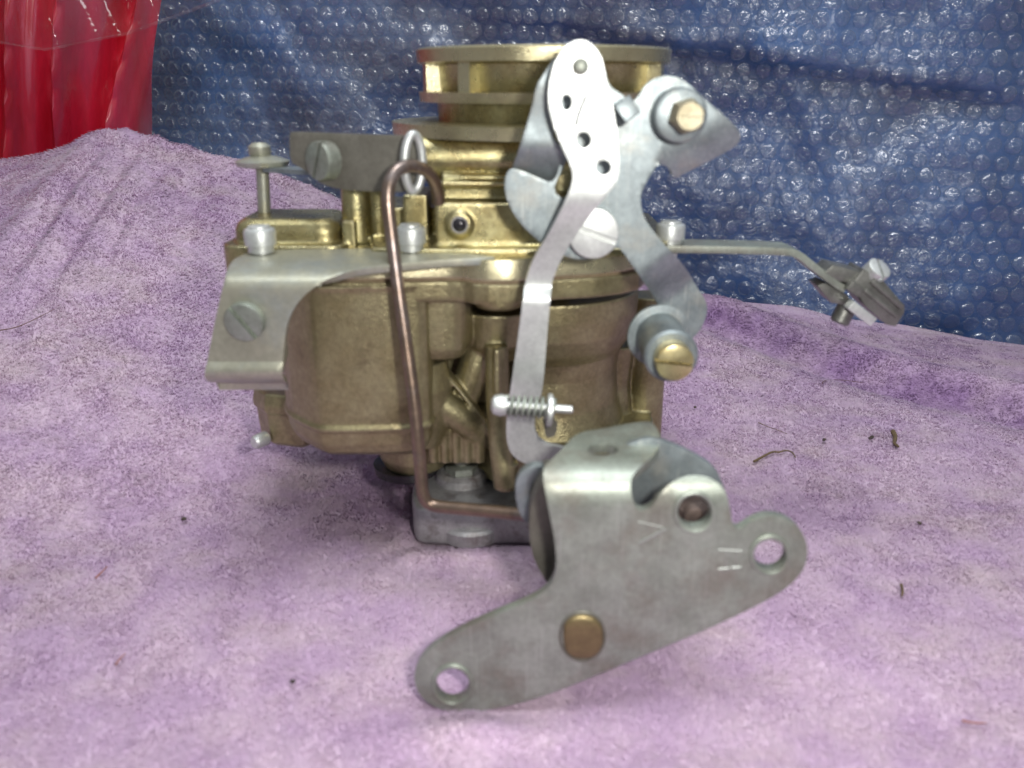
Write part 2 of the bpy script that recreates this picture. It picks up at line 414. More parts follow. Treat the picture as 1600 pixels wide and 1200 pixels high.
def towel_mat(name, fibre):
    m = bpy.data.materials.new(name); m.use_nodes = True; nt = m.node_tree; b = nt.nodes['Principled BSDF']
    tc = nt.nodes.new('ShaderNodeTexCoord')
    def noise(scale, det=5, rg=.6, st=(1, 1, 1)):
        mp = nt.nodes.new('ShaderNodeMapping'); mp.inputs['Scale'].default_value = st
        n = nt.nodes.new('ShaderNodeTexNoise'); n.inputs['Scale'].default_value = scale; n.inputs['Detail'].default_value = det; n.inputs['Roughness'].default_value = rg
        nt.links.new(tc.outputs['Object'], mp.inputs[0]); nt.links.new(mp.outputs[0], n.inputs['Vector']); return n.outputs[0]
    def rng(src, a, b_, lo=0., hi=1.):
        r = nt.nodes.new('ShaderNodeMapRange'); r.inputs[1].default_value = a; r.inputs[2].default_value = b_; r.inputs[3].default_value = lo; r.inputs[4].default_value = hi
        nt.links.new(src, r.inputs[0]); return r.outputs[0]
    def mix(f, a, c):
        x = nt.nodes.new('ShaderNodeMixRGB'); nt.links.new(f, x.inputs[0])
        if isinstance(a, tuple): x.inputs[1].default_value = (*a, 1)
        else: nt.links.new(a, x.inputs[1])
        x.inputs[2].default_value = (*c, 1); return x.outputs[0]
    c = mix(rng(noise(0.55, 6), .40, .62), (0.545, 0.395, 0.545), (0.61, 0.47, 0.575))
    c = mix(rng(noise(0.22, 7, .65, (1, 1.6, 1)), .50, .72, 0, .7), c, (0.56, 0.46, 0.46))     # beige grime
    c = mix(rng(noise(2.4, 6, .7), .60, .78, 0, .25), c, (0.42, 0.29, 0.46))            # brushed deeper nap
    c = mix(rng(noise(0.5, 8, .75, (1, 1.5, 1)), .62, .80, 0, .35), c, (0.46, 0.35, 0.33))   # brown stains
    if fibre:
        # colour of single fibres varies a little
        at_ = nt.nodes.new('ShaderNodeAttribute'); at_.attribute_name = 'tone'
        hs = nt.nodes.new('ShaderNodeHueSaturation'); nt.links.new(c, hs.inputs['Color'])
        nt.links.new(rng(at_.outputs['Fac'], 0, 1, .8, 1.2), hs.inputs['Value'])
        c = hs.outputs[0]
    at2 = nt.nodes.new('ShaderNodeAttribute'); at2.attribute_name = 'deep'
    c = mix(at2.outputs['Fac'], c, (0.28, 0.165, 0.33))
    nt.links.new(c, b.inputs['Base Color'])
    b.inputs['Roughness'].default_value = 1; b.inputs['Specular IOR Level'].default_value = 0.1
    b.inputs['Sheen Weight'].default_value = 0.25; b.inputs['Sheen Roughness'].default_value = .6
    if fibre:
        d = nt.nodes.new('ShaderNodeBsdfDiffuse'); nt.links.new(c, d.inputs[0]); an = nt.nodes.new('ShaderNodeAttribute'); an.attribute_name = 'nap'
        nt.links.new(an.outputs['Vector'], d.inputs['Normal']); tl = nt.nodes.new('ShaderNodeBsdfTranslucent'); nt.links.new(c, tl.inputs[0])
        ge = nt.nodes.new('ShaderNodeNewGeometry'); ms = nt.nodes.new('ShaderNodeMixShader')      # light soaks through to the underside of a fibre
        nt.links.new(ge.outputs['Backfacing'], ms.inputs[0]); nt.links.new(d.outputs[0], ms.inputs[1]); nt.links.new(tl.outputs[0], ms.inputs[2])
        nt.links.new(ms.outputs[0], nt.nodes['Material Output'].inputs[0])
    return m
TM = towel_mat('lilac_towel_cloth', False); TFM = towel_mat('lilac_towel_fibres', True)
me = np_mesh('towel', TV, TF, 4); at_ = me.attributes.new('deep', 'FLOAT', 'POINT'); at_.data.foreach_set('value', nap_fold_shade(TV[:, 0], TV[:, 1]).astype(np.float32)); me.materials.append(TM); me.polygons.foreach_set('use_smooth', [True] * len(me.polygons))
towel = bpy.data.objects.new('towel', me); S.collection.objects.link(towel)
tag(towel, 'soft lilac plush towel, worn and grimy, spread rumpled under the carburetor', 'towel')

def make_pile():
    rs = np.random.RandomState(5)
    N = 760000
    # evenly over the cloth, thinning out only to the far sides
    y = rs.uniform(6, 43.2, N * 2); y = np.where(rs.rand(N * 2) < .38, 6 + 22 * rs.beta(1, 1.8, N * 2), y); half = 6 + y * 0.78
    x = rs.uniform(-1, 1, N * 2) * 40; keep = np.abs(x) < half
    x = x[keep][:N]; y = y[keep][:N]; n = len(x)
    z = towel_h(x, y)
    e = .05
    sx = (towel_h(x + e, y) - z) / e; sy = (towel_h(x, y + e) - z) / e
    nrm = np.stack([-sx, -sy, np.ones(n)], -1); nrm /= np.linalg.norm(nrm, axis=1, keepdims=True)
    ang = fbm(x, y, 2.6, 51, 3) * 7 + 0.9 * fbm(x, y, .6, 61, 2) * 4 + rs.normal(0, .9, n)
    lean = np.clip(1.7 + fbm(x, y, 1.2, 71, 3) * .4 + rs.normal(0, .3, n), .8, 3)
    dirv = np.stack([np.cos(ang), np.sin(ang), np.zeros(n)], -1)
    t = nrm + dirv * lean[:, None]; t /= np.linalg.norm(t, axis=1, keepdims=True)
    L = (0.16 + 0.12 * rs.rand(n)) * (1 + .3 * fbm(x, y, 1.0, 81, 3)) * np.interp(y, [8, 20, 42], [.6, .68, .85]) * (1 - .75 * sstep(40.6, 41.2, y) * sstep(6, 9, x))
    wd = np.cross(t, nrm) + rs.normal(0, .22, (n, 3)); wd -= t * np.sum(wd * t, 1, keepdims=True); wd /= np.linalg.norm(wd, axis=1, keepdims=True)
    hw = np.interp(y, [8, 20, 42], [.009, .014, .021])[:, None] * (0.7 + .6 * rs.rand(n, 1))
    P = np.stack([x, y, z - 0.005], -1); mid = P + (nrm * .55 + t * .45) * (L * .5)[:, None]; tip = P + t * L[:, None]
    s_ = np.sign(np.sum(np.cross(2 * wd, t) * nrm, 1, keepdims=True)); wd = wd * s_
    V = np.stack([P - wd * hw, P + wd * hw, mid + wd * hw * .9, mid - wd * hw * .9, tip], 1).reshape(-1, 3)
    b = np.arange(n) * 5
    F = np.concatenate([np.stack([b, b + 1, b + 2], -1), np.stack([b, b + 2, b + 3], -1), np.stack([b + 3, b + 2, b + 4], -1)])
    me = np_mesh('pile', V, F, 3)
    tone = np.clip(.5 + rs.normal(0, .13, n), 0, 1)
    deep = nap_fold_shade(x, y)
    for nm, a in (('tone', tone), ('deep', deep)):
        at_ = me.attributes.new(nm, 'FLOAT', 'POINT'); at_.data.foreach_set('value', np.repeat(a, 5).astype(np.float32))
    nap = nrm * 1.0 + t * .25 + rs.normal(0, .09, (n, 3)); nap /= np.linalg.norm(nap, axis=1, keepdims=True)
    at_ = me.attributes.new('nap', 'FLOAT_VECTOR', 'POINT'); at_.data.foreach_set('vector', np.repeat(nap, 5, axis=0).astype(np.float32).ravel())
    me.materials.append(TFM)
    o = bpy.data.objects.new('pile', me); S.collection.objects.link(o); o.parent = towel; o['kind'] = 'stuff'
make_pile()

def on_towel(px, py):
    lo, hi = 6.0, 42.0; d = ray(px, py); best = None
    for k in range(800):
        Y = lo + (hi - lo) * k / 799; p = d * (Y / d.y) + Vector((0, 0, CAMZ))
        if p.z <= float(towel_h(p.x, p.y)) + .16: return p
    return d * (hi / d.y) + Vector((0, 0, CAMZ))

# table under the cloth
make('table', box(-70, 80, -6, 90, -9, -6), mat('dark_table_top', (0.05, 0.045, 0.04), (0.07, 0.06, 0.05)), kind='structure')

# ------------------------------------------------------------------ blue tarp and bubble wrap behind
PR = Vector((27.0, 46.0, 0)); PL = Vector((-32.0, 61.0, 0))
DU = (PR - PL).normalized(); NW = Vector((DU.y, -DU.x, 0)) * 1.0           # NW faces the camera
if NW.y > 0: NW = -NW
ULEN = (PR - PL).length
def wrap_p(u, v):
    """bubble wrap hanging behind: u along, v up, in cm; returns arrays"""
    u = np.asarray(u, float); v = np.asarray(v, float)
    crease = 13.3 - 0.157 * (u - 45)                      # where the upper layer folds over the lower
    up = sstep(-.1, .35, v - crease) * sstep(30, 42, u) * sstep(63, 58, u)
    b = 0.9 * fbm(u, v, 14, 201, 3) + .8 * fbm(u, v + .3 * u, 4.5, 211, 3) + .7 * up - 0.05 * (v - 5) * (1 - up) + .16 * fbm(u, v, 1.1, 221, 2)
    x = PL.x + DU.x * u + NW.x * b; y = PL.y + DU.y * u + NW.y * b; z = v
    return x, y, z
def wrap_sheet(name, off, nu, nv, m, u0=-6, u1=None, v0=-8, v1=34, kind=None, parent=None, rag=False):
    u1 = u1 or ULEN + 22
    U, Vv = np.meshgrid(np.linspace(u0, u1, nu), np.linspace(v0, v1, nv))
    if rag: U = u0 + (U - u0) * (1 + .5 * (Vv - 14) / 30 + .25 * fbm(Vv, Vv * 0, 5, 77, 4))
    x, y, z = wrap_p(U, Vv)
    V = np.stack([x - NW.x * off, y - NW.y * off, z], -1).reshape(-1, 3)
    idx = np.arange(nu * nv).reshape(nv, nu); F = np.stack([idx[:-1, :-1], idx[:-1, 1:], idx[1:, 1:], idx[1:, :-1]], -1).reshape(-1, 4)
    me = np_mesh(name, V, F, 4); me.materials.append(m); me.polygons.foreach_set('use_smooth', [True] * len(me.polygons))
    o = bpy.data.objects.new(name, me); S.collection.objects.link(o)
    if kind: o['kind'] = kind
    if parent: o.parent = parent
    return o
BLUE = mat('blue_sheet', (0.02, 0.045, 0.15), (0.035, 0.165, 0.47), rough=0.45, scale=0.045)
bk = wrap_sheet('blue_tarp', 0.45, 140, 70, BLUE)
tag(bk, 'deep blue tarp seen through the clear bubble wrap behind the towel', 'tarp')

def film(name, gloss=0.12, milky=0.10, rough=0.08, bump=0.4, bscale=2.5, tint=(1, 1, 1), mcol=(.75, .8, .88), rimglint=0):
    m = bpy.data.materials.new(name); m.use_nodes = True; nt = m.node_tree; nt.nodes.clear()
    o = nt.nodes.new('ShaderNodeOutputMaterial'); tr = nt.nodes.new('ShaderNodeBsdfTransparent'); tr.inputs[0].default_value = (*tint, 1)
    gl = nt.nodes.new('ShaderNodeBsdfGlossy'); gl.inputs['Roughness'].default_value = rough
    df = nt.nodes.new('ShaderNodeBsdfDiffuse'); df.inputs[0].default_value = (*mcol, 1)
    fr = nt.nodes.new('ShaderNodeLayerWeight'); fr.inputs['Blend'].default_value = .35
    tc = nt.nodes.new('ShaderNodeTexCoord'); n = nt.nodes.new('ShaderNodeTexNoise'); n.inputs['Scale'].default_value = bscale; n.inputs['Detail'].default_value = 3; n.inputs['Distortion'].default_value = 1.2
    bp = nt.nodes.new('ShaderNodeBump'); bp.inputs['Strength'].default_value = bump; bp.inputs['Distance'].default_value = .15
    nt.links.new(tc.outputs['Object'], n.inputs[0]); nt.links.new(n.outputs[0], bp.inputs['Height'])
    for s in (gl, df, fr): nt.links.new(bp.outputs[0], s.inputs['Normal'])
    mr = nt.nodes.new('ShaderNodeMapRange'); mr.inputs[3].default_value = gloss; mr.inputs[4].default_value = 0.55
    pw = nt.nodes.new('ShaderNodeMath'); pw.operation = 'POWER'; pw.inputs[1].default_value = 2.6
    nt.links.new(fr.outputs['Facing'], pw.inputs[0]); nt.links.new(pw.outputs[0], mr.inputs[0])
    a = nt.nodes.new('ShaderNodeMixShader'); b = nt.nodes.new('ShaderNodeMixShader')
    n2 = nt.nodes.new('ShaderNodeTexNoise'); n2.inputs['Scale'].default_value = .12; n2.inputs['Detail'].default_value = 4; nt.links.new(tc.outputs['Object'], n2.inputs[0])
    m2 = nt.nodes.new('ShaderNodeMapRange'); m2.inputs[1].default_value = .35; m2.inputs[2].default_value = .7; m2.inputs[3].default_value = milky * .4; m2.inputs[4].default_value = milky * 1.8
    nt.links.new(n2.outputs[0], m2.inputs[0])
    if rimglint:                                          # bright refracted rim of each bubble, painted in as milky colour
        p3 = nt.nodes.new('ShaderNodeMath'); p3.operation = 'POWER'; p3.inputs[1].default_value = 2.6; nt.links.new(fr.outputs['Facing'], p3.inputs[0])
        p4 = nt.nodes.new('ShaderNodeMath'); p4.operation = 'MULTIPLY_ADD'; p4.inputs[1].default_value = rimglint; nt.links.new(p3.outputs[0], p4.inputs[0]); nt.links.new(m2.outputs[0], p4.inputs[2]); m2 = p4
    nt.links.new(m2.outputs[0], a.inputs[0]); nt.links.new(tr.outputs[0], a.inputs[1]); nt.links.new(df.outputs[0], a.inputs[2])
    nt.links.new(mr.outputs[0], b.inputs[0]); nt.links.new(a.outputs[0], b.inputs[1]); nt.links.new(gl.outputs[0], b.inputs[2])
    nt.links.new(b.outputs[0], o.inputs[0]); return m
FILM = film('clear_film', gloss=.07, milky=.07, rough=.20, bump=1.0, bscale=1.6)
BUB = film('clear_bubble', gloss=.13, milky=.006, rough=.13, bump=.8, bscale=2.4, rimglint=.6)
wrap = wrap_sheet('bubble_wrap', 0, 260, 130, FILM)
tag(wrap, 'clear bubble wrap hanging over blue sheeting behind the towel', 'bubble wrap')

inner = wrap_sheet('inner_layer', .22, 120, 90, film('second_film_layer', gloss=.05, milky=.11, rough=.2, bump=1, bscale=2.2), u0=-6, u1=26, parent=wrap, rag=True)
def dome(seed):
    rs = np.random.RandomState(seed); R = .42; H = .27; V = []; F = []; seg = 20
    prof = [(1.0, -.02), (1.0, .35), (.93, .68), (.78, .88), (.5, .98), (.22, 1.0)]
    dx, dy = rs.uniform(-.06, .06, 2); k = rs.uniform(.0, .12); ph = rs.uniform(0, 6)
    for r, h in prof:
        for i in range(seg):
            a = 2 * math.pi * i / seg; w = 1 + k * .6 * math.sin(3 * a + ph) * r
            V.append((R * r * w * math.cos(a) + dx * h, R * r * w * math.sin(a) + dy * h, H * h * (1 - k * 1.5 * max(0, math.sin(2 * a + ph)) * (1 - r * .5))))
    V.append((dx, dy, H * (1 - rs.uniform(0, .5))))
    for q in range(len(prof) - 1):
        for i in range(seg): j = (i + 1) % seg; F.append((q * seg + i, q * seg + j, (q + 1) * seg + j, (q + 1) * seg + i))
    t = (len(prof) - 1) * seg
    for i in range(seg): F.append((t + i, t + (i + 1) % seg, len(V) - 1))
    return np.array(V), F
DOMES = [dome(s) for s in range(9)]
def make_bubbles():
    rs = np.random.RandomState(3); dm = []
    for V, F in DOMES:
        me = bpy.data.meshes.new('bubble'); me.from_pydata([tuple(v) for v in V], [], F); me.materials.append(BUB)
        me.polygons.foreach_set('use_smooth', [True] * len(me.polygons)); dm.append(me)
    P = []
    sp = 1.0; row = 0; v = -2.0
    while v < 27:
        u = -5 + (.5 * sp if row % 2 else 0)
        while u < ULEN + 14:
            vv = v - 0.03 * u + 1.2; uu = u + .12 * math.sin(v * .9)
            P.append((uu + rs.normal(0, .035), vv + rs.normal(0, .035))); u += sp
        v += sp * .87; row += 1
    P = np.array(P)
    x, y, z = wrap_p(P[:, 0], P[:, 1]); d = .05
    xu, yu, zu = wrap_p(P[:, 0] + d, P[:, 1]); xv, yv, zv = wrap_p(P[:, 0], P[:, 1] + d)
    Cc = np.stack([x, y, z], -1); A = np.stack([xu - x, yu - y, zu - z], -1); B = np.stack([xv - x, yv - y, zv - z], -1)
    A /= np.linalg.norm(A, axis=1, keepdims=True); Nn = np.cross(A, B); Nn /= np.linalg.norm(Nn, axis=1, keepdims=True); B = np.cross(Nn, A)
    flip = np.sign(Nn @ np.array([NW.x, NW.y, 0])); 
    # in the picture, nearest first
    dep = y * CP + (CAMZ - z) * SP; px = 800 + x / dep * FPX; up = (z - CAMZ) * CP + y * SP; py = 600 - up / dep * FPX
    edge = np.interp(px, [a for a, b in EDGE], [b for a, b in EDGE])
    vis = (px > 230) & (px < 1600) & (py > 5) & (py < edge - 6) & ~((px > 640) & (px < 1060) & (py > 70)) & ~((px > 800) & (px < 1150) & (py > 120) & (py < 230))
    order = np.where(vis)[0]; order = order[np.argsort(dep[order])][:300]; own = set(order.tolist())
    RV = []; RF = []
    for i in range(len(P)):
        k = rs.randint(len(DOMES)); a = rs.uniform(0, 6.28); s = rs.uniform(.94, 1.06)
        M = Matrix((A[i], B[i], Nn[i])).transposed()
        if flip[i] < 0: M = M @ Matrix.Rotation(math.pi, 3, 'X')
        M = M @ Matrix.Rotation(a, 3, 'Z') @ Matrix.Diagonal((s, s, s * (.35 if rs.rand() < .18 else rs.uniform(.8, 1.1))))
        if i in own:
            o = bpy.data.objects.new('bubble', dm[k]); S.collection.objects.link(o)
            o.matrix_world = Matrix.Translation(Cc[i]) @ M.to_4x4(); o.parent = wrap
        else:
            V, F = DOMES[k]; b = sum(len(q) for q in RV)
            RV.append(V @ np.array(M).T + Cc[i]); RF += [tuple(b + j for j in f) for f in F] if False else [(b, F)]
    tot = [];
    for b, F in RF:
        tot += [tuple(b + j for j in f) for f in F]
    me = bpy.data.meshes.new('farther_bubbles'); me.from_pydata(np.concatenate(RV).tolist(), [], tot); me.materials.append(BUB)
    me.polygons.foreach_set('use_smooth', [True] * len(me.polygons))
    o = bpy.data.objects.new('bubble_field', me); S.collection.objects.link(o); o.parent = wrap; o['kind'] = 'stuff'
make_bubbles()

# ------------------------------------------------------------------ red bag, top left
RED = mat('glossy_red_plastic', (0.50, 0.004, 0.012), (0.70, 0.02, 0.06), rough=0.25, scale=.3, coat=1.0, spec=.8, bump=.1, bscale=1.0, rvar=.08, stretch=(1, 1, .08))
RED.node_tree.nodes['Principled BSDF'].inputs['Coat Roughness'].default_value = .19
RED.node_tree.nodes['Principled BSDF'].inputs['Coat IOR'].default_value = 1.95
def red_bag():
    n, m = 150, 60; V = []; F = []
    base = at(245, 120, 52)
    for j in range(m):
        for i in range(n):
            s = i / (n - 1); t = j / (m - 1)              # s from left to the right-hand edge, t up
            z = -2 + 30 * t
            xr = -22.3 + .30 * (z - 8) + .5 * math.sin(z * .25)
            x = xr - (1 - s) * 26
            lean = x - .30 * (z - 8)
            y = 48 + 1.5 * math.sin(lean * 1.25 + .4) + 1.0 * math.sin(lean * 2.9 + 1 + .1 * z) + .45 * math.sin(lean * 6.1 + .2 * z) + .5 * math.sin(z * .35 + lean * .5)
            y += 5 * max(0, s - .93) / .07
            V.append(Vector((x, y, z)))
    for j in range(m - 1):
        for i in range(n - 1): a = j * n + i; F.append((a, a + 1, a + n + 1, a + n))
    return V, F
rb = make('red_bag', solid(*red_bag(), Vector((0, .04, 0))), RED, angle=80)
tag(rb, 'glossy red plastic bag in upright folds behind the left end of the towel', 'bag')
CLEAR = film('clear_cellophane', gloss=.04, milky=.015, rough=.08, bump=1.0, bscale=.5, mcol=(.9, .55, .6))
def cello():
    n, m = 70, 16; V = []; F = []
    for j in range(m):
        for i in range(n):
            s = i / (n - 1); t = j / (m - 1)
            px = -120 + 480 * s
            low = np.interp(px, [-120, 0, 70, 110, 200, 330, 400], [55, 66, 78, 70, 52, 5, -30])
            py = low - t * 190
            V.append(at(px, py, 43 + 1.2 * math.sin(s * 13 + t * 2) * t + .6 * math.sin(s * 31 + t * 5)))
    for j in range(m - 1):
        for i in range(n - 1): a = j * n + i; F.append((a, a + 1, a + n + 1, a + n))
    return V, F
cl = make('cellophane_wrapper', cello(), CLEAR, angle=180)
tag(cl, 'crinkled clear cellophane hanging across the top of the red bag', 'wrapper')
rim = []
for k in range(40):
    s = k / 39; px = -120 + 480 * s
    low = np.interp(px, [-120, 0, 70, 110, 200, 330, 400], [55, 66, 78, 70, 52, 5, -30])
    rim.append(at(px, low, 43 + .6 * math.sin(s * 31)))
make('rolled_hem', tube(rim, .07, 8, 1), CLEAR, cl)

# ------------------------------------------------------------------ THE CARBURETOR
carb = bpy.data.objects.new('carburetor', None); S.collection.objects.link(carb); carb.location = (0.8, 23, 0.3)
tag(carb, 'gold and grey metal carburetor with exposed choke and throttle linkage, standing on the lilac towel', 'carburetor')
PARENTED = []
def part(name, geoms, m, parent=None, **kw):
    o = make(name, geoms, m, None, **kw)
    if parent is None: o.parent = carb; o.matrix_parent_inverse = Matrix.Translation(carb.location).inverted()
    else: o.parent = parent
    return o
YC, XC = 23.0, 0.80
FW = Vector((0, -1, 0)); UP = Vector((0, 0, 1))
def zat(py, Y): return at(800, py, Y).z

# --- air horn: ringed throat at the top
def R(px_half, py, Y=YC): return cm(px_half, 848, py, Y)
zz = lambda py: zat(py, YC)
horn = [lathe((XC, YC, 0), UP, [(zz(212), R(150, 212)), (zz(206), R(231, 206)), (zz(188), R(233, 188)), (zz(185), R(160, 185)), (zz(160), R(153, 160)),
        (zz(158), R(190, 158)), (zz(143), R(193, 143)), (zz(141), R(160, 141)), (zz(104), R(158, 104)), (zz(101), R(190, 101)), (zz(99), R(196, 99)), (zz(80), R(198, 80)), (zz(77), R(194, 77)),
        (zz(77), R(175, 77)), (zz(83), R(172, 83)), (zz(200), R(160, 200)), (zz(211), R(149, 211))], 96)]
# the profile turns back on itself: a hollow throat
V_, F_ = horn[0]; F_ = F_[:-2]; n_ = 96; k_ = 16
F_ += [(k_ * n_ + i, k_ * n_ + (i + 1) % n_, (i + 1) % n_, i) for i in range(n_)]
horn = [(V_, F_)]
for a in (198, 232, 338, 20, 90, 150):
    c, s = math.cos(math.radians(a)), math.sin(math.radians(a))
    r0, r1 = R(150, 120), R(188, 120)
    horn.append(bar(Vector((XC + c * r0, YC + s * r0, (zz(101) + zz(143)) / 2)), Vector((XC + c * r1, YC + s * r1, (zz(101) + zz(143)) / 2)), .35, zz(101) - zz(143) + .04, Vector((-s, c, 0))))
air_horn = part('air_horn', horn, GOLD, bevel=0, angle=30, label='ringed gold air intake with stepped flanges')

# --- casting under the horn: choke shaft housing, stepped blocks
zb = zat(398, 18.9)
topc = []
topc.append(lathe(at(655, 245, 20.6), (1, 0, 0), [(0, .50), (.06, .54), (5.2, .54), (5.3, .5)], 40))
topc.append(lathe((XC, YC, 0), UP, [(zb, 2.7), (zat(250, YC), 2.45), (zz(208), 2.5)], 64))
topc.append(box(at(690, 300, 20).x, at(850, 300, 20).x, 20.0, 23, zat(330, 20), zat(272, 20)))
topc.append(box(at(690, 300, 19.9).x, at(850, 300, 19.9).x, 19.75, 23, zat(292, 19.75), zat(284, 19.75)))
topc.append(box(at(680, 350, 19.4).x, at(870, 350, 19.4).x, 19.4, 23, zb - .02, zat(318, 19.4)))
topc.append(lathe(at(718, 350, 19.45), FW, [(-1, .3), (.1, .3), (.14, .27)], 28))
zt = zat(382, 18.9)
# flat ledge
topc.append(prism([(-3.6, 19.2), (-2.2, 18.95), (2.9, 18.9), (4.0, 20.2), (4.0, 26), (-3.6, 26)], [(zb - .1, 0), (zt - .12, 0)], 1))
# posts behind the link rod
topc.append(lathe((at(557, 340, 20.6).x, 20.6, 0), UP, [(zb, .36), (zat(270, 20.6), .33)], 24))
topc.append(lathe((at(588, 340, 20.9).x, 20.9, 0), UP, [(zb, .3), (zat(270, 20.9), .3)], 24))
topc.append(box(at(630, 330, 20.2).x, at(668, 330, 20.2).x, 20.2, 22, zb, zat(305, 20.2)))
topc.append(box(at(545, 300, 20.6).x, at(690, 300, 20.6).x, 20.8, 23, zb, zat(325, 20.8)))
top_casting = part('top_casting', topc, GOLD, remesh=.038, smooth_it=3, label='gold top casting with round shaft housing')
part('plug', [lathe(at(718, 351, 19.32), FW, [(-.2, .17), (.03, .17), (.08, .12), (.1, .04)], 20)], BLACK, top_casting, label='small black plug in the gold casting')
part('throat_ring', [lathe(at(718, 351, 19.30), FW, [(-.1, .2), (.02, .2), (.02, .16)], 24)], ZINC, top_casting)

# --- bowl cover
bc = []
plan = rrect(-6.75, -4.15, 19.9, 22.0, .45)
zc0 = zat(408, 19.9)
bc.append(prism(rrect(-6.95, -3.9, 19.55, 23.5, .5), [(zc0 - .5, 0), (zat(384, 19.6), 0)], 0))
bc.append(prism(plan, [(zc0, 0), (zat(362, 19.9), -.02), (zat(351, 19.9), -.1), (zat(344, 19.9), -.28)], 0))
bc.append(box(at(536, 370, 20).x, at(556, 370, 20).x, 19.9, 22, zb - .1, zat(345, 19.9)))
bowl_cover = part('bowl_cover', bc, GOLD, remesh=.038, smooth_it=3, label='brassy rounded cover over the float bowl')

# --- body flange, wavy lower edge
zg = zat(438, 18.6)
flp = [(-6.2, 20.2), (-5.6, 18.9), (-4.4, 18.5), (-2.4, 18.6), (-1.2, 18.75), (-.75, 18.35), (0.15, 18.35), (0.6, 18.75), (2.4, 19.2), (3.3, 20.0), (3.6, 22), (3.4, 26), (-5.6, 26), (-6.2, 24)]
gas = part('gasket', [prism([(x * .998, y + .04) for x, y in flp], [(zg - .05, 0), (zg + .03, 0)], 1)], mat('brown_gasket', (.20, .14, .08), (.26, .20, .12), rough=.8), label='thin brown paper gasket between the castings')
ufl = part('upper_flange', [prism(flp, [(zg + .03, .0), (zg + .06, .0), (zb - .02, -.03)], 1)], GOLD, bevel=.05)
bodyc = []
bodyc.append(prism(flp, [(zat(474, 18.6), -.03), (zat(468, 18.6), 0), (zg - .05, 0)], 1))
bodyc.append(lathe((-.3, 18.95, 0), UP, [(zat(486, 18.5), .5), (zat(480, 18.5), .6), (zg - .06, .6)], 30))
# barrel with venturi waist
zl = lambda py: zat(py, 21)
bodyc.append(lathe((1.0, YC, 0), UP, [(zl(745), 2.75), (zl(690), 2.3), (zl(650), 2.08), (zl(600), 2.02), (zl(572), 2.1), (zl(555), 2.3), (zl(530), 2.5), (zl(500), 2.55), (zl(470), 2.55)], 72))
# left neighbour shoulders
bodyc.append(lathe((at(775, 500, 20.6).x, 20.7, 0), UP, [(zat(560, 20.6), .55), (zat(530, 20.6), .95), (zat(480, 20.6), 1.0)], 30))
# accelerator pump housing
pump = [(-2.9, 19.0), (-1.35, 18.95), (-1.0, 19.5), (-1.0, 21.5), (-2.9, 21.5)]
bodyc.append(prism(pump, [(zat(571, 18.95), -.35), (zat(565, 18.95), -.12), (zat(550, 18.95), 0), (zat(470, 18.95), .05)], 2))
bodyc.append(lathe((-2.35, 19.9, 0), UP, [(zat(690, 19.9), .55), (zat(650, 19.9), .8), (zat(600, 19.9), .85), (zat(560, 19.9), .7)], 28))
bodyc.append(tube([(-2.6, 19.7, zat(600, 19.7)), (-1.6, 19.7, zat(640, 19.7)), (-.9, 19.9, zat(672, 19.9)), (-.5, 20.4, zat(690, 20))], .38, 16, 2))
bodyc.append(tube([(-1.9, 20.4, zat(690, 20.4)), (-1.1, 20.3, zat(600, 20.3)), (-.75, 20.5, zat(520, 20.5))], .42, 16, 2))
bodyc.append(bar(at(702, 585, 19.9), at(757, 655, 19.9), .5, .09))
# ribbed block at the foot
x0 = at(668, 690, 19.8).x; x1 = at(757, 690, 19.8).x
bodyc.append(box(x0, x1, 19.8, 23, zat(724, 19.8), zat(668, 19.8)))
for k in range(5):
    xx = x0 + (x1 - x0) * (k + .5) / 5
    bodyc.append(lathe((xx, 19.8, 0), UP, [(zat(722, 19.8), .12), (zat(672 - 3 * (k % 2), 19.8), .14)], 12))
# column beside the shaft
bodyc.append(tube([at(776, 540, 19.6), at(778, 640, 19.3), at(782, 700, 19.1), at(790, 762, 18.9)], .30, 14, 1))
bodyc.append(tube([at(776, 545, 19.2), at(777, 625, 19.1)], .09, 10, 0))
bodyc.append(lathe(at(790, 755, 19.1), UP, [(-.15, .25), (.6, .34)], 16))
bodyc.append(box(-3.2, 1.5, 21.6, 24, zat(720, 21.6), zg - .3))
# rear right columns
bodyc.append(lathe((at(1008, 560, 23.6).x, 23.6, 0), UP, [(zat(690, 23.6), .62), (zat(460, 23.6), .6)], 28))
bodyc.append(lathe((at(965, 580, 23.0).x, 23.2, 0), UP, [(zat(650, 23), .5), (zat(600, 23), .38), (zat(540, 23), .5)], 24))
bodyc.append(prism([(-.6, 20.3), (2.2, 19.9), (3.9, 21.0), (4.2, 23), (4, 26), (-.6, 26)], [(zat(800, 20), 0), (zat(665, 22), 0)], 1))
main_body = part('main_body', bodyc, CAST, remesh=.038, smooth_it=3, label='olive gold main body casting with waisted barrel')

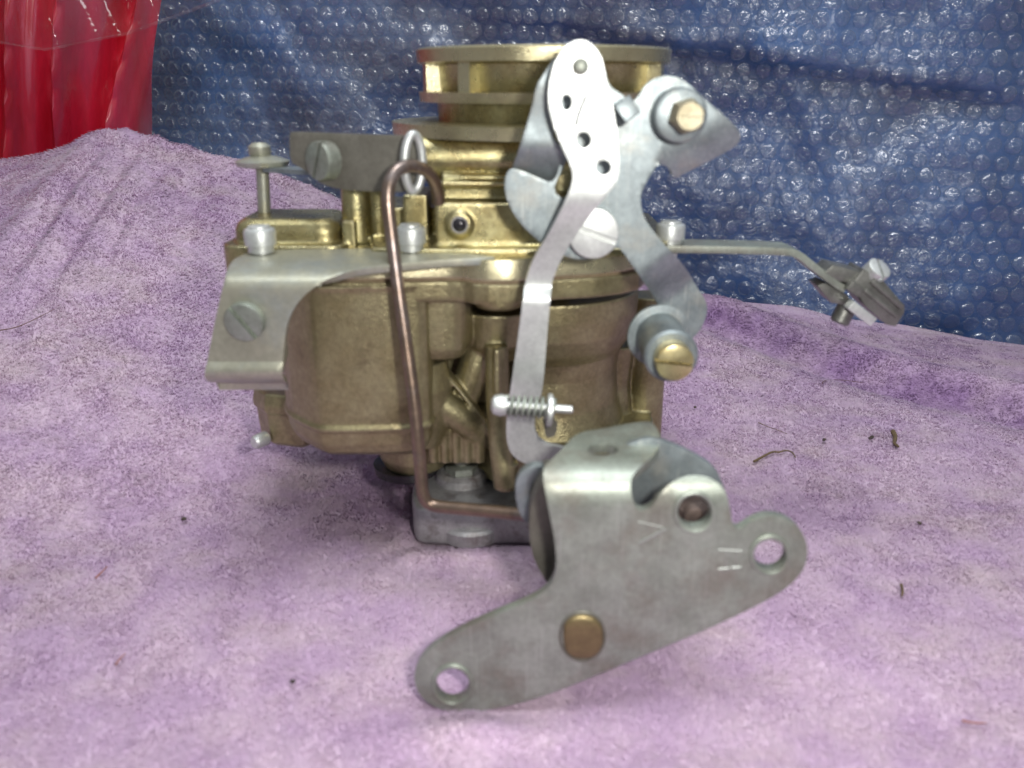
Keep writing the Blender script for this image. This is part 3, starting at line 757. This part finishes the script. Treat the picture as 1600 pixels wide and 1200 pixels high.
# --- float bowl
bp = [(-5.95, 21.2), (-5.85, 19.7), (-4.75, 18.55), (-4.4, 18.45), (-2.1, 18.55), (-1.9, 19.2), (-1.9, 24.2), (-5.95, 24.4)]
zr = zat(672, 18.6)
bowlc = [prism(bp, [(zat(722, 18.6), -.75), (zat(718, 18.6), -.42), (zat(708, 18.6), -.16), (zat(694, 18.6), -.04), (zr - .02, 0), (zr + .02, .07), (zr + .1, .07), (zr + .14, 0), (zat(455, 18.6), .03), (zg - .1, .08)], 2)]
bowlc.append(prism([(-7.1, 21.0), (-5.2, 20.6), (-5.2, 23), (-7.1, 23)], [(zat(703, 20.8), -.25), (zat(695, 20.8), -.05), (zat(650, 20.8), 0), (zat(646, 20.8), .08), (zat(636, 20.8), .08), (zat(618, 20.8), .0)], 1))
bowlc.append(lathe((at(643, 700, 20.4).x, 21.2, 0), UP, [(zat(762, 20), .5), (zat(752, 20), .85), (zat(735, 20), 1.0), (zat(690, 20), 1.0)], 36))
float_bowl = part('float_bowl', bowlc, CAST, remesh=.038, smooth_it=3, label='olive gold float bowl with a raised seam near its bottom')
part('drain_plug', [lathe(at(402, 690, 20.7), (-.6, -1, 0), [(-.3, .2), (.04, .2), (.12, .14)], 18)], PALE, float_bowl)
part('bowl_ring', [lathe((at(630, 745, 20.4).x, 21.2, 0), UP, [(zat(768, 20), .8), (zat(764, 20), .9), (zat(752, 20), .93)], 36)], BLACK, float_bowl)

# --- base flange, bare zinc
zf1 = zat(793, 19.4); zf0 = max(.18, zat(850, 19.4))
bfp = [(-2.62, 19.5), (-2.3, 19.25), (-.2, 19.3), (3.2, 19.3), (4.4, 20.5), (4.4, 26), (3, 27), (-2.2, 27), (-2.75, 25), (-2.75, 20.5)]
base = part('base_flange', [prism(bfp, [(zf0, -.12), (zf0 + .12, 0), (zf1 - .06, 0), (zf1, -.05)], 1)], ZINC, bevel=.03, label='bare grey mounting flange at the foot')
part('lower_lug', [lathe((at(735, 840, 19.4).x, 19.95, 0), UP, [(zf0 - .02, .80), (zf0 + .1, .92), (zf0 + .42, .92), (zf0 + .5, .84)], 30)], ZINC, base)
hp = atz(722, 748, zf1)
part('flange_boss', [lathe(hp + Vector((0, 0, -.1)), UP, [(0, .78), (.30, .72), (.40, .6)], 30)], ZINC, base)
part('stud_nut', [hexa(hp + Vector((0, -.05, .25)), UP, .46, .26), lathe(hp + Vector((0, -.05, .3)), UP, [(0, .24), (.34, .24), (.38, .18)], 18)], GREY, base)

# --- angled bracket over the bowl with curled foot
YB = 17.25; ZB = zat(420, YB)
def br_place(px, py):
    if py < 420: p = atz(px, py, ZB)
    else: p = at(px, py, YB)
    if 398 < py < 450:                                   # soft bend
        a = atz(px, 398, ZB); b = at(px, 450, YB); t = (py - 398) / 52; c = at(px, 420, YB)
        p = a * (1 - t) ** 2 + c * 2 * t * (1 - t) + b * t * t
    if py > 565:
        t = (py - 565) / 57
        p = p + Vector((0, 1.0 * t * t - .22 * math.sin(math.pi * t), 0)) * 1.0
    return p
bro = [(372, 402), (392, 392), (470, 389), (600, 388), (740, 397), (772, 401), (772, 403), (700, 407), (640, 413), (590, 418), (545, 426), (505, 440), (470, 465), (450, 498), (443, 540), (442, 600), (436, 622), (330, 618), (319, 606), (321, 580), (332, 520), (345, 460), (356, 420), (364, 408)]
bracket = part('bracket', [sheet(bro, None, .16, holes=[circ(385, 500, 10)], smooth=1, grid=6, place=br_place)], OLIVE, bevel=.02, angle=30, label='yellowed zinc bracket bent over the float bowl')
bs = at(385, 500, YB)
part('bracket_screw', slotted(bs + Vector((0, .02, 0)), (-.1, -1, -.1), cm(31, 385, 500, YB), .2, slot=-.95, w=.13, d=.5), GREY, bracket)
def cheese(c, k=1.0): return [lathe(c, UP, [(-.3, .2 * k), (-.02, .2 * k), (0, .29 * k), (.15, .29 * k), (.17, .35 * k), (.46, .36 * k), (.52, .335 * k), (.55, .27 * k)], 32)] + slotted(c + Vector((0, 0, .4)), UP, .25 * k, .2, slot=.5, w=.2)
for px, py in ((404, 399), (641, 396)):
    c = atz(px, py, ZB)
    part('flange_screw', cheese(c + Vector((0, .25, .03))), PALE)

# --- vacuum break rod at left
q = at(412, 330, 21.2)
vr = part('vacuum_rod', [tube([q + Vector((0, 0, -.3)), at(410, 262, 21.2)], cm(10, 412, 300, 21.2), 16, 0)], OLIVE)
part('rod_washer', [lathe(at(411, 262, 21.2), UP, [(0, .38), (.05, .62), (.16, .66), (.24, .45), (.3, .2)], 32)], OLIVE, vr)
part('rod_nut', [lathe(at(407, 247, 21.2), UP, [(0, .2), (.1, .27), (.28, .27), (.36, .17)], 20), lathe(at(406, 236, 21.2), UP, [(0, .2), (.12, .22), (.2, .13)], 20)], OLIVE, vr)
part('rod_tab', [bar(at(425, 264, 21.0), at(500, 268, 20.2), .6, .1)], STEEL, vr)

# --- choke lever arm on the left
cao = [(452, 209), (455, 206), (470, 206), (545, 209), (640, 212), (662, 214), (664, 296), (640, 300), (594, 300), (534, 297), (502, 288), (482, 270), (466, 260), (453, 254)]
choke_arm = part('choke_arm', [sheet(cao, lambda x, y: 19.4 + .006 * (560 - x) * 0.4, .15, smooth=1, grid=25)], DARKG, bevel=.02, label='dark grey flat choke arm pointing left')
cs_ = at(508, 251, 19.45)
part('arm_screw', slotted(cs_ + Vector((.1, 0, 0)), (-.85, -1, .05), cm(30, 500, 250, 19.3), .36, slot=1.2, w=.09) , GREY, choke_arm)
eye = [at(646 + 14 * math.cos(a), 254 + 44 * math.sin(a), 18.9 + .12 * math.cos(a)) for a in np.linspace(0, 2 * math.pi, 25)]
part('eye', [tube(eye, .10, 12, 1)], PALE, choke_arm)

# --- long coppery link rod
rodp = [at(686, 318, 19.5), at(684, 296, 19.4), at(672, 270, 19.1), at(648, 258, 18.8), at(622, 262, 18.5), at(608, 284, 18.3), at(605, 312, 18.2), at(612, 370, 18.1), at(622, 450, 17.9), at(638, 560, 17.6), at(650, 650, 17.3), at(658, 740, 17.1), at(660, 775, 17.0), at(672, 790, 17.0), at(700, 793, 16.9), at(770, 799, 16.6), at(850, 808, 16.2)]
link_rod = part('link_rod', [tube(rodp, .148, 18, 2)], COPPER, label='long bent coppery connector rod from choke arm to throttle lever')

# --- rear choke plate, three arms
YR = 17.7
def yrear(px, py):
    y = YR
    # lower right arm steps back past its bend
    s = ((px - 1020) * .62 + (py - 410) * .78)
    if s > 0: y += .75 * float(sstep(0, 62, s))
    # right wing rolls back along its lower edge
    s2 = (px - 1040) * .47 + (py - 240) * .88
    if px > 1030 and py < 300 and s2 > -18: y += .00007 * (s2 + 18) ** 2
    return y
ro = [(905, 62), (930, 74), (944, 100), (950, 134), (975, 149), (985, 162), (997, 152), (1007, 134), (1024, 121), (1050, 117), (1074, 128), (1102, 156), (1151, 197), (1159, 214), (1152, 228), (1112, 250), (1075, 268), (1052, 281),
      (1048, 266), (1040, 258), (1028, 257), (1020, 268), (1006, 292), (1000, 308), (1003, 330), (1012, 351), (1046, 391), (1072, 418), (1087, 446), (1104, 470), (1106, 490), (1092, 522), (1060, 545), (1020, 548), (1001, 530), (1010, 504), (1034, 484), (1016, 455), (997, 428), (976, 398), (966, 385),
      (952, 394), (925, 405), (900, 406), (870, 396), (840, 376), (812, 349), (793, 318), (787, 290), (792, 268), (803, 262), (835, 275), (868, 290), (880, 230), (862, 180), (868, 120), (885, 70)]
rear = part('choke_lever', [sheet(ro, yrear, .16, holes=[circ(1012, 0, 1)] if False else [[(866, 292), (884, 250), (897, 255), (903, 275), (896, 300), (880, 311), (868, 303)]], smooth=2, grid=9)], STEEL, bevel=.02, angle=30, label='bluish steel choke lever with three arms')
def yblade(px, py): return 17.35 + .55 * float(sstep(215, 292, py)) ** 1.5 + .1 * float(sstep(120, 200, py))
blo = [(870, 84), (848, 118), (838, 134), (832, 167), (815, 220), (802, 262), (800, 268), (862, 296), (866, 290), (884, 256), (886, 244), (872, 226), (862, 208), (880, 160), (890, 110)]
part('curved_tab', [sheet(blo, yblade, .13, smooth=1, grid=8)], STEEL, rear, bevel=.015, angle=30)
# front strip with holes
def ystrip(px, py):
    return 16.85 + .62 * float(sstep(300, 446, py)) - .30 * float(sstep(447, 470, py)) + .0011 * max(0, py - 470)
fo = [(911, 60), (930, 72), (943, 96), (948, 134), (958, 165), (963, 195), (969, 255), (966, 283), (938, 317), (905, 359), (877, 404), (863, 438), (862, 449), (856, 509), (850, 587), (846, 618), (835, 650), (836, 678), (850, 694), (884, 700), (900, 712), (880, 726), (830, 728), (806, 718), (793, 700), (790, 662), (799, 600), (812, 510), (819, 449), (822, 438), (832, 407), (859, 366), (892, 297), (896, 268), (877, 228), (862, 190), (855, 152), (862, 104), (884, 68)]
front = part('choke_strip', [sheet(fo, ystrip, .13, holes=[circ(885, 160, 9, 20, 13), circ(912, 219, 12, 22, 13), circ(943, 262, 12, 22)], smooth=2, grid=8)], PALE, bevel=.018, angle=30, label='bright flat steel strip with three holes bending down in front')
part('rivet', [lathe(at(907, 104, 16.86), FW, [(-.2, cm(13, 907, 104, 16.8)), (.05, cm(13, 907, 104, 16.8)), (.09, cm(8, 907, 104, 16.8))], 24)], GREY, front)
part('raised_web', [tube([at(916, 150, 16.82), at(905, 175, 16.82), at(900, 196, 16.82)], .035, 8, 2)], PALE, front)
# washers, bolts of the choke lever
w0 = at(1057, 179, YR)
part('bushing', [disc(w0, FW, cm(41, 1057, 179, YR), .5, .07)], STEEL, rear, angle=30)
part('hex_bolt', [hexa(at(1068, 180, 17.3), FW, cm(27, 1069, 179, 17.0), .62, .3), *slotted(at(1068, 180, 17.3), FW, cm(22, 1069, 179, 17), .70, slot=-.05, w=.05, d=.2)], PBRASS, rear)
sc = at(926, 362, YR)
part('pivot_screw', slotted(sc + Vector((0, .02, 0)), FW, cm(39, 926, 366, YR), .3, slot=-.38, w=.12), PALE, rear)
part('stop_tab', [bar(at(972, 178, 17.6), at(981, 170, 16.9), .36, .40, Vector((.8, 0, .6)))], STEEL, rear, bevel=.04)
part('shaft_end', [lathe(at(884, 286, 18.2), FW, [(-.6, .3), (.1, .3), (.16, .2)], 24)], BRASS, rear)
# roller on the lower right arm
rc = at(1030, 524, 18.5)
roller = part('roller', [lathe(rc, FW, [(-.05, .74), (.08, .74), (.1, .56), (1.25, .54), (1.28, .58), (1.55, .58), (1.6, .52)], 44)], STEEL, rear, angle=30)
part('roller_screw', slotted(rc + Vector((0, -1.62, 0)), FW, .40, .42, slot=-.12, w=.09, dome=1), BRASS, rear)

# --- idle speed screw with its spring
sy = 16.4; a0 = at(783, 633, sy); a1 = at(893, 640, sy)
ax = (a1 - a0).normalized(); side = ax.cross(Vector((0, 1, 0))).normalized(); fwd = side.cross(ax)
isc = part('idle_screw', [lathe(a0, ax, [(-.22, .1), (-.16, .2), (0, .24), (.12, .21), (.14, .1), (a1.x - a0.x, .085), ((a1.x - a0.x) + .03, .06)], 24)], PALE, label='small idle speed screw with coil spring')
hel = []
T = 8; Ls = cm(74, 820, 637, sy)
for k in range(T * 14 + 1):
    t = k / (T * 14); an = 2 * math.pi * T * t
    hel.append(a0 + ax * (.12 + Ls * t) + (side * math.cos(an) + fwd * math.sin(an)) * .2)
part('spring', [tube(hel, .042, 8, 0)], GREY, isc)
part('end_washer', [lathe(at(858, 641, sy), ax, [(-.05, .28), (-.03, .36), (.05, .36), (.07, .3)], 30)], PALE, isc)
part('hooked_tab', [sheet([(847, 655), (868, 655), (872, 668), (866, 684), (852, 684), (850, 668)], 16.5, .12, smooth=1)], DARKG, isc)

# --- flat bar to the right with a cable clamp
YA = 20.0
barp = [(1040, 396), (1100, 396), (1232, 399), (1248, 405), (1262, 417), (1300, 447), (1318, 458)]
def ribbon(pts, Y, wy, th):
    P = [at(a, b, Y) for a, b in pts]; V = []; F = []
    for k, p in enumerate(P):
        d = (P[min(k + 1, len(P) - 1)] - P[max(k - 1, 0)]).normalized(); n = Vector((-d.z, 0, d.x))
        for s, u in ((0, 0), (wy, 0), (wy, 1), (0, 1)): V.append(p + Vector((0, s, 0)) + n * th * u)
    for k in range(len(P) - 1):
        for i in range(4): j = (i + 1) % 4; F.append((k * 4 + i, k * 4 + j, k * 4 + 4 + j, k * 4 + 4 + i))
    F.append((0, 1, 2, 3)); e = (len(P) - 1) * 4; F.append((e, e + 1, e + 2, e + 3)); return V, F
arm = part('cable_arm', [ribbon(chaikin(barp, 1, False), YA, .95, .18)], GREY, bevel=.02, label='flat grey steel arm reaching right to a cable clamp')
c = at(1047, 391, YA + .3)
part('flange_screw', cheese(c + Vector((0, .1, .1))), PALE)
# clamp: upper jaw, lower jaw, screws
k0 = at(1292, 432, YA + .3); k1 = at(1412, 492, YA + .3); dd = (k1 - k0).normalized(); nn = Vector((-dd.z, 0, dd.x))
m0 = at(1318, 440, YA + .3)
def prof_bar(pts, Y, dy):                               # a block drawn by its end outline, dy deep
    return solid([at(a, b, Y) for a, b in pts], [tuple(range(len(pts)))], Vector((0, dy, 0)))
clamp = part('cable_clamp', [prof_bar([(1330, 446), (1350, 420), (1382, 440), (1414, 478), (1414, 488), (1400, 511), (1386, 508), (1352, 478)], YA - .1, .9), prof_bar([(1322, 452), (1334, 438), (1352, 452), (1342, 466)], YA - .2, .9),
    bar(at(1350, 452, YA - .14), at(1402, 494, YA - .14), .12, .12), bar(at(1362, 438, YA - .14), at(1410, 480, YA - .14), .12, .14)], CLAMP, arm, bevel=.04, label='chunky dark grey grooved cable clamp')
part('clamp_plate', [prof_bar([(1286, 428), (1302, 414), (1344, 424), (1356, 436), (1340, 446), (1312, 440)], YA, .8), prof_bar([(1276, 446), (1290, 442), (1326, 462), (1330, 478), (1300, 474)], YA + .1, .7)], CLAMP, arm, bevel=.04)
part('clamp_strap', [bar(at(1326, 474, YA - .2), at(1362, 502, YA - .2), .3, .24)], PALE, arm, bevel=.03)
part('clamp_screw', slotted(at(1360, 432, YA + .2), Vector((.35, -.6, .8)), .30, .36, slot=1.2, w=.14), PALE, arm)
part('clamp_nut', [lathe(at(1326, 474, YA + .3), Vector((-.4, -.1, -1)), [(0, .24), (.5, .24), (.55, .18)], 20)], CLAMP, arm)

# --- throttle lever: big plate in front, with a tab folded back over it
YT = 13.6; ZT = zat(742, YT)
def tl_place(px, py):
    if py < 742: p = atz(px, py, ZT)
    else: p = at(px, py, YT)
    if 716 < py < 790:
        a = atz(px, 716, ZT); b = at(px, 790, YT); cc = at(px, 742, YT); t = (py - 716) / 74
        p = a * (1 - t) ** 2 + cc * 2 * t * (1 - t) + b * t * t
    return p
to = [(846, 742), (858, 722), (880, 700), (900, 676), (950, 668), (1012, 656), (1024, 664), (1036, 690), (1018, 715), (992, 742), (984, 762), (990, 790), (1002, 800), (1020, 792), (1034, 772), (1056, 754), (1083, 747), (1112, 752), (1134, 770), (1142, 798), (1144, 822), (1156, 828), (1176, 812), (1203, 804), (1236, 812), (1258, 836), (1264, 868), (1252, 898), (1222, 926), (1140, 968), (1040, 1010), (940, 1052), (840, 1092), (770, 1108), (722, 1117), (678, 1106), (652, 1084), (645, 1052), (662, 1022), (706, 992), (770, 962), (826, 940), (856, 922), (870, 896), (868, 850), (856, 790)]
lever = part('throttle_lever', [sheet(to, None, .20, holes=[circ(1085, 800, 26, 30, 24), circ(1203, 867, 25, 30, 23), circ(707, 1070, 26, 30, 25), circ(942, 702, 24, 26, 9)], smooth=2, grid=14, place=tl_place)], GREY, bevel=.018, angle=30, label='large dull grey throttle lever plate in front with three holes')
for (x, y, r) in ((1085, 800, 30), (1203, 867, 29), (707, 1070, 30)):
    ring = [at(x + r * math.cos(a), y + r * math.sin(a), YT - .005) for a in np.linspace(0, 2 * math.pi, 41)]
    V_, F_ = tube(ring, .045, 8, 0); part('hole_rim', [(V_, F_)], GREY, lever)
riv = at(910, 993, YT)
part('rivet_seat', [tube([at(910 + 35 * math.cos(a), 994 + 38 * math.sin(a), YT) for a in np.linspace(0, 6.2832, 31)], .03, 8, 0)], DARKG, lever)
def cap(poly, Y, lv):
    n = len(poly); P = [at(x, y, Y) for x, y in poly]; c = sum(P, Vector()) / n; V = []; F = []
    for d, k in lv: V += [c + (p - c) * k - Vector((0, d, 0)) for p in P]
    for q in range(len(lv) - 1): F += [(q * n + i, q * n + (i + 1) % n, (q + 1) * n + (i + 1) % n, (q + 1) * n + i) for i in range(n)]
    F += [tuple(reversed(range(n))), tuple((len(lv) - 1) * n + i for i in range(n))]; return V, F
rv = chaikin([(x, y) for x, y in [(880, 975), (890, 963), (910, 959), (932, 964), (942, 980), (943, 1005), (932, 1024), (910, 1029), (890, 1024), (880, 1008)]], 2)
part('brass_rivet', [cap(rv, YT, [(0, 1), (.03, 1), (.06, .95), (.085, .84), (.10, .6), (.105, .3)])], BRONZE, lever, label='worn brown brass rivet in the plate')
MARK = mat('stamp_highlight_steel', (.46, .47, .44), (.38, .39, .36), rough=.45, metal=.7)  # lighter colour paints the highlight on the stamped strokes
def stroke(x0, y0, x1, y1, w=.05): return bar(at(x0, y0, YT), at(x1, y1, YT), w * .6, w * .6, Vector((.4, .7, .7)))
part('stamped_letter', [stroke(999, 848, 1041, 826, .07), stroke(996, 815, 1036, 824, .03)], MARK, lever, label='stamped sideways V mark')
part('stamped_letter', [stroke(1122, 859, 1160, 861, .05), stroke(1122, 889, 1139, 888, .05), stroke(1143, 887, 1157, 886, .06), stroke(1134, 862, 1134, 886, .02), stroke(1150, 862, 1150, 886, .02)], MARK, lever, label='stamped sideways H mark')
# lever behind, on the throttle shaft
bo = [(968, 700), (1012, 684), (1040, 690), (1082, 708), (1118, 730), (1134, 766), (1142, 800), (1120, 840), (1060, 850), (985, 800)]
back_l = part('shaft_lever', [sheet(bo, 14.9, .18, smooth=1, holes=[])], STEEL, bevel=.03, label='bluish plate behind the throttle lever')
part('shaft_bolt', [hexa(at(1083, 801, 14.9), FW, .42, .4, .4), disc(at(1083, 801, 14.5), FW, .22, .25)], mat('brown_bolt', (.17, .12, .10), (.12, .09, .08), rough=.5, metal=.5), back_l)
# side flange and curled lip left of the plate
sf = part('side_flange', [sheet([(838, 770), (856, 742), (876, 760), (882, 890), (868, 925), (846, 900), (828, 860), (826, 800)], 14.6, .9, smooth=1)], DARKG, bevel=.03)
lip = [at(848, 738, 15.4), at(826, 738, 15.3), at(812, 756, 15.2), at(812, 785, 15.2), at(822, 810, 15.2)]
part('curled_lip', [sheet([(852, 728), (828, 728), (808, 744), (804, 770), (810, 800), (824, 822), (834, 800), (826, 776), (832, 755), (846, 742), (854, 741)], 15.2, .25, smooth=1)], STEEL, bevel=.05)
part('throttle_shaft', [lathe(at(910, 985, 13.75), Vector((0, 1, 0)), [(0, .38), (6.5, .38)], 24)], DARKG)

# ------------------------------------------------------------------ litter on the towel
TW = mat('dry_twig', (.10, .07, .035), (.16, .11, .05), rough=.8); HAIR = mat('brown_hair', (.14, .07, .05), rough=.5)
REDT = mat('red_brown_bit', (.36, .16, .12), (.28, .12, .09), rough=.8); SEED = mat('dark_crumb', (.05, .04, .035), (.09, .07, .05), rough=.8)
def strand(name, pts, r, m, label, cat):
    P = [on_towel(*p) + Vector((0, 0, .02)) for p in pts]
    tag(make(name, tube(P, r * .9, 6, 2, r2=r * .35), m), label, cat)
strand('twig', [(1178, 722), (1196, 712), (1208, 706), (1216, 708), (1228, 704), (1238, 707), (1243, 716)], .05, TW, 'short bent dry twig on the towel right of the throttle lever', 'twig')
strand('hair_strand', [(1285, 600), (1287, 595), (1310, 594), (1330, 596), (1347, 599)], .022, HAIR, 'thin reddish brown hair curved on the towel below the purple fold', 'hair')
strand('grass_stem', [(1185, 661), (1200, 668), (1216, 673), (1230, 679)], .02, TW, 'faint straight straw lying above the bent twig', 'straw')
strand('hair_strand', [(0, 517), (25, 513), (50, 502), (85, 484)], .03, HAIR, 'thin brown hair at the left edge of the towel', 'hair')
strand('bark_fragment', [(1395, 675), (1400, 684), (1396, 693), (1404, 699)], .10, TW, 'small dark curled bark chip at the right of the towel', 'bark')
strand('red_thread', [(150, 904), (158, 896), (168, 886)], .035, REDT, 'short reddish thread on the towel at lower left', 'thread')
strand('red_thread', [(1503, 1127), (1520, 1131), (1541, 1131)], .03, REDT, 'short reddish thread near the lower right corner of the towel', 'thread')
strand('red_thread', [(181, 1040), (186, 1032), (196, 1022)], .03, REDT, 'faint reddish thread on the towel near the bottom left', 'thread')
strand('bark_fragment', [(1408, 915), (1411, 925), (1409, 932)], .05, TW, 'narrow brown flake low on the right side of the towel', 'bark')
def crumb(px, py, r, label):
    r = r * .72
    p = on_towel(px, py); rs = random.Random(int(px)); V, F = lathe(p + Vector((0, 0, -r * .3)), UP, [(0, r * .5), (r * .5, r), (r, r * .8), (r * 1.3, r * .3)], 7)
    V = [v + Vector((rs.uniform(-1, 1), rs.uniform(-1, 1), rs.uniform(-1, 1))) * r * .3 for v in V]
    tag(make('crumb', (V, F), SEED), label, 'crumb')
crumb(1361, 685, .13, 'olive brown crumb just left of the dark bark chip')
crumb(1288, 688, .09, 'small dark crumb between the twig and the bark chip')
crumb(287, 812, .10, 'black crumb on the towel left of the bowl and link rod')
crumb(457, 1066, .08, 'dark crumb left of the lower end of the throttle lever')
crumb(1437, 818, .09, 'tiny dark crumb on the right half of the towel')
crumb(1086, 637, .08, 'tiny dark crumb beside the roller screw')
